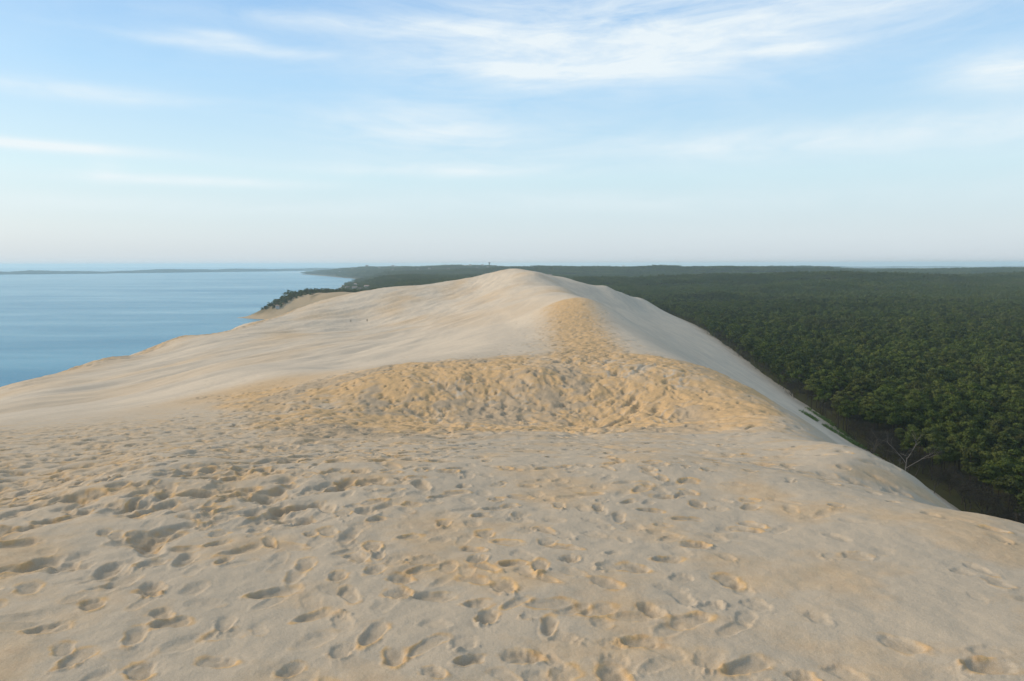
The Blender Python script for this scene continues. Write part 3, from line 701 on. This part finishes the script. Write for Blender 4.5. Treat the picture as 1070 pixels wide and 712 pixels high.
def build_person(M, loc, rz, pose, cloth, label):
    """one skinned figure; clothes are child meshes"""
    def skin(name, verts, edges, radii, m, parent):
        me = bpy.data.meshes.new(name); me.from_pydata(verts, edges, []); me.materials.append(m)
        o = link(bpy.data.objects.new(name, me), parent)
        o.modifiers.new('skin', 'SKIN'); 
        for v, r in zip(me.skin_vertices[0].data, radii): v.radius = (r, r)
        me.skin_vertices[0].data[0].use_root = True
        o.modifiers.new('sub', 'SUBSURF').render_levels = 1
        return o
    k = pose
    V = [(0,0,.95),(0,0,1.15),(0,0,1.38),(0,.01,1.5),(0,.02,1.6),(0,.03,1.70),
         (.18,0,1.40),(.24,-.02,1.12),(.24,.08*k+.05,.88),(-.18,0,1.40),(-.24,.02,1.12),(-.24,-.08*k+.05,.88),
         (.09,0,.90),(.10,.16*k,.50),(.10,.10*k-.05*k,.08),(.10,.12+.05*k,.03),(-.09,0,.90),(-.10,-.10*k,.50),(-.10,-.30*k,.10),(-.10,.12-.30*k,.04)]
    E = [(0,1),(1,2),(2,3),(3,4),(4,5),(2,6),(6,7),(7,8),(2,9),(9,10),(10,11),(0,12),(12,13),(13,14),(14,15),(0,16),(16,17),(17,18),(18,19)]
    Rr = [.14,.13,.15,.06,.095,.085,.065,.045,.035,.065,.045,.035,.095,.065,.045,.04,.095,.065,.045,.04]
    e = skin('person', V, E, Rr, M['skin'], None); e.location = loc; e.rotation_euler = (0,0,rz); tag(e, label, 'person')
    J = [0,1,2,3,6,7,8,9,10,11]; mp = {a: b for b, a in enumerate(J)}
    skin('jacket', [V[j] for j in J], [(mp[a],mp[b]) for a, b in E if a in mp and b in mp], [r*1.18 for r in (.15,.145,.165,.06,.075,.055,.045,.075,.055,.045)], M[cloth], e)
    J = [0,12,13,14,16,17,18]; mp = {a: b for b, a in enumerate(J)}
    skin('trousers', [V[j] for j in J], [(mp[a],mp[b]) for a, b in E if a in mp and b in mp], [.165,.115,.085,.065,.115,.085,.065], M['dark_cloth'], e)
    skin('hair', [(0,.0,1.70),(0,.0,1.74),(0,-.05,1.63)], [(0,1),(0,2)], [.1,.07,.07], M['hair'], e)
def build_people(M, hfun):
    for (px, Y, rz, k, c, lab) in ((383,400,.3,1,'dark_cloth','small person in dark clothes walking on the open western slope, nearer the ridge'),
                                    (366,398,-1,0,'grey_cloth','small person in grey brown clothes on the western slope, nearer the sea')):
        x = (px-CX)/F*Y; z = float(hfun(np.array([x]), np.array([float(Y)]))[0])
        build_person(M, (x, Y, z), rz, k, c, lab)

# ------------------------------------------------------------------ sky, sun, haze, camera
SUN_AZ, SUN_EL = 284.0, 26.0
def build_world():
    w = bpy.data.worlds.new('World'); scene.world = w; w.use_nodes = True; nt = w.node_tree; nt.nodes.clear()
    out = N(nt, 'ShaderNodeOutputWorld'); bg = N(nt, 'ShaderNodeBackground'); bg.inputs[1].default_value = .12
    sky = N(nt, 'ShaderNodeTexSky', sky_type='NISHITA'); sky.sun_disc = False
    sky.sun_elevation = R(SUN_EL); sky.sun_rotation = R(SUN_AZ); sky.altitude = 50; sky.air_density = 1.0; sky.dust_density = 1.2; sky.ozone_density = 1.6
    g = N(nt, 'ShaderNodeTexCoord').outputs['Generated']
    sp = N(nt, 'ShaderNodeSeparateXYZ'); nt.links.new(g, sp.inputs[0])
    zc = N(nt, 'ShaderNodeMath', operation='MAXIMUM'); nt.links.new(sp.outputs['Z'], zc.inputs[0]); zc.inputs[1].default_value = .0
    za = N(nt, 'ShaderNodeMath', operation='ADD'); nt.links.new(zc.outputs[0], za.inputs[0]); za.inputs[1].default_value = .06
    dx = N(nt, 'ShaderNodeMath', operation='DIVIDE'); dy = N(nt, 'ShaderNodeMath', operation='DIVIDE')
    nt.links.new(sp.outputs['X'], dx.inputs[0]); nt.links.new(za.outputs[0], dx.inputs[1]); nt.links.new(sp.outputs['Y'], dy.inputs[0]); nt.links.new(za.outputs[0], dy.inputs[1])
    cb = N(nt, 'ShaderNodeCombineXYZ'); nt.links.new(dx.outputs[0], cb.inputs[0]); nt.links.new(dy.outputs[0], cb.inputs[1])
    v = cb.outputs[0]
    # direction as (bearing, elevation) for the cirrus
    at = N(nt, 'ShaderNodeMath', operation='ARCTAN2'); nt.links.new(sp.outputs['X'], at.inputs[0]); nt.links.new(sp.outputs['Y'], at.inputs[1])
    ae = N(nt, 'ShaderNodeCombineXYZ'); nt.links.new(at.outputs[0], ae.inputs[0]); nt.links.new(sp.outputs['Z'], ae.inputs[1])
    A = ae.outputs[0]
    n1 = noise_n(nt, mapping(nt, A, (2.6,13,1), (0,0,.10), (3.1,1.3,0)), 1.0, 9, .62, 1.1)
    n2 = noise_n(nt, mapping(nt, A, (9,42,1), (0,0,-.08), (1.7,4.1,0)), 1.0, 7, .62, .7)
    n3 = noise_n(nt, mapping(nt, A, (.9,4.5,1), (0,0,.05), (5.7,4.1,0)), 1.0, 4, .5, .3)
    total = None
    for px, py, sx, sy, st in CIRRUS:
        vs_ = N(nt, 'ShaderNodeVectorMath', operation='SUBTRACT'); nt.links.new(A, vs_.inputs[0])
        a0 = math.atan((px-CX)/F); vs_.inputs[1].default_value = (a0, math.sin(math.atan((HORIZON-py)/F*math.cos(a0))), 0)
        vd = N(nt, 'ShaderNodeVectorMath', operation='DIVIDE'); nt.links.new(vs_.outputs[0], vd.inputs[0]); vd.inputs[1].default_value = (sx/F, sy/F, 1)
        vl = N(nt, 'ShaderNodeVectorMath', operation='DOT_PRODUCT'); nt.links.new(vd.outputs[0], vl.inputs[0]); nt.links.new(vd.outputs[0], vl.inputs[1])
        ng_ = N(nt, 'ShaderNodeMath', operation='MULTIPLY'); nt.links.new(vl.outputs['Value'], ng_.inputs[0]); ng_.inputs[1].default_value = -1
        ex = N(nt, 'ShaderNodeMath', operation='EXPONENT'); nt.links.new(ng_.outputs[0], ex.inputs[0])
        ma = N(nt, 'ShaderNodeMath', operation='MULTIPLY_ADD'); nt.links.new(ex.outputs[0], ma.inputs[0]); ma.inputs[1].default_value = st
        if total is None: ma.inputs[2].default_value = 0
        else: nt.links.new(total, ma.inputs[2])
        total = ma.outputs[0]
    def M2(op, a, b, c=None):
        m = N(nt, 'ShaderNodeMath', operation=op)
        for k, q in enumerate((a, b, c)):
            if q is None: continue
            if isinstance(q, (int, float)): m.inputs[k].default_value = q
            else: nt.links.new(q, m.inputs[k])
        return m.outputs[0]
    wisp = ramp(nt, M2('ADD', M2('MULTIPLY', n1, .68), M2('MULTIPLY', n2, .32)), [(.36,(0,0,0)),(.68,(1,1,1))])
    soft = ramp(nt, n3, [(.42,(0,0,0)),(.75,(1,1,1))])
    dens = M2('MULTIPLY_ADD', total, M2('MULTIPLY_ADD', wisp, 1.2, .22), M2('MULTIPLY', M2('MULTIPLY', soft, wisp), .22))
    dens = M2('MINIMUM', dens, .92)
    hz = ramp(nt, sp.outputs['Z'], [(0.0,(.97,.97,.97)),(.05,(.92,.92,.92)),(.14,(.90,.90,.90)),(.36,(.84,.84,.84)),(.6,(.85,.85,.85))])
    c = mix(nt, hz, mix(nt, 1.0, sky.outputs[0], SKY_TINT, 'MULTIPLY'), ramp(nt, sp.outputs['Z'], [(0,HZ0),(.035,HZ1),(.12,HZ2),(.24,HZ3),(.36,HZ4),(.62,(2.2,2.7,3.15))]))
    c = mix(nt, dens, c, CLOUD)
    nt.links.new(c, bg.inputs[0]); nt.links.new(bg.outputs[0], out.inputs[0])
SKY_TINT = (1.25,1.1,.88)
HZ0=(3.0,3.3,3.55); HZ1=(3.1,3.55,3.85); HZ2=(2.9,3.85,4.3); HZ3=(1.9,3.2,4.5); HZ4=(1.05,2.3,4.1); CLOUD=(4.1,4.45,4.6)
CIRRUS = [(800,24,280,44,.62),(600,62,190,36,.6),(540,85,110,12,.45),(1045,80,60,18,.9),(445,142,110,22,.8),(480,181,130,6,.75),(55,155,85,4.5,1.0),(190,190,120,4.5,.75),(110,104,110,7,.6),
          (870,150,230,18,.75),(390,38,120,8,.5),(240,58,90,5,.5),(240,48,30,4,.4),(700,212,300,10,.25),(150,215,220,8,.3),(120,180,14,9,.35),(820,62,40,5,.5),(420,120,40,8,.35)]
def build_light():
    l = bpy.data.lights.new('sun', 'SUN'); l.energy = 1.8; l.angle = R(26.0); l.color = (1,.86,.66)
    o = link(bpy.data.objects.new('sun', l)); a, e = R(SUN_AZ), R(SUN_EL)
    from mathutils import Vector
    d = Vector((math.sin(a)*math.cos(e), math.cos(a)*math.cos(e), math.sin(e)))
    o.rotation_euler = d.to_track_quat('Z', 'Y').to_euler(); o.location = d*200
def build_haze():
    m, nt, b = mat('haze'); nt.nodes.remove(b)
    v = N(nt, 'ShaderNodeVolumePrincipled'); v.inputs['Color'].default_value = (.70,.90,1.0,1); v.inputs['Density'].default_value = HAZE
    v.inputs['Anisotropy'].default_value = .2
    out = [n for n in nt.nodes if n.type == 'OUTPUT_MATERIAL'][0]; nt.links.new(v.outputs[0], out.inputs['Volume'])
    o = link(bpy.data.objects.new('haze', mesh_np('haze', *boxv(-30000,30000,-4000,30000,-125,26), m)))
    tag(o, 'thin blue sea haze over the far forest and water', 'haze', kind='stuff')
HAZE = 8.0e-5
def build_camera():
    c = bpy.data.cameras.new('camera'); o = link(bpy.data.objects.new('camera', c)); scene.camera = o
    c.sensor_width = 36; c.lens = 36*F/1070; c.clip_start = .05; c.clip_end = 90000
    o.location = (0,0,0); o.rotation_euler = (pi/2-PITCH, R(0.12), 0)

def main():
    M = {'needles': leaf_material('pine_needles', (.062,.088,.014), (.110,.142,.024), (.145,.155,.038)),
         'needles_dark': leaf_material('dark_pine_needles', (.038,.055,.012), (.075,.094,.018), (.100,.104,.026)),
         'bark': flat('bark', (.05,.04,.033), .9), 'bare_bark': flat('bare_bark', (.10,.085,.07), .9), 'bare_twigs': flat('bare_twigs', (.052,.046,.034), .9),
         'dead_wood': flat('dead_wood', (.23,.195,.17), .8), 'grass': flat('marram_grass', (.13,.20,.06), .7),
         'plaster': flat('plaster', (.55,.53,.50), .8), 'tile': flat('roof_tile', (.30,.22,.18), .8), 'glass': flat('window_glass', (.05,.06,.08), .2, .5),
         'far_concrete': flat('concrete', (.25,.25,.26), .8), 'pale_concrete': flat('pale_concrete', (.8,.72,.66), .8),
         'skin': flat('skin', (.5,.33,.25), .6), 'dark_cloth': flat('dark_cloth', (.04,.04,.05), .9), 'grey_cloth': flat('grey_cloth', (.08,.065,.055), .9), 'hair': flat('hair', (.05,.035,.025), .6)}
    def hfun(x, y): return height(np.asarray(x, float), np.asarray(y, float))
    build_dune(sand_material()); build_ground(ground_material()); build_water(); build_far_shore()
    build_forest(M, hfun); build_grass(M, hfun); build_houses(M); build_people(M, hfun)
    build_world(); build_light(); build_haze(); build_camera()
    cy = scene.cycles; cy.max_bounces = 5; cy.diffuse_bounces = 2; cy.glossy_bounces = 2; cy.transmission_bounces = 2; cy.volume_bounces = 1; cy.transparent_max_bounces = 4
    cy.use_denoising = True
    vs = scene.view_settings; vs.view_transform = 'Standard'; vs.look = 'None'; vs.gamma = 1; vs.exposure = EXPOSURE; vs.use_curve_mapping = False
EXPOSURE = 0.82
main()
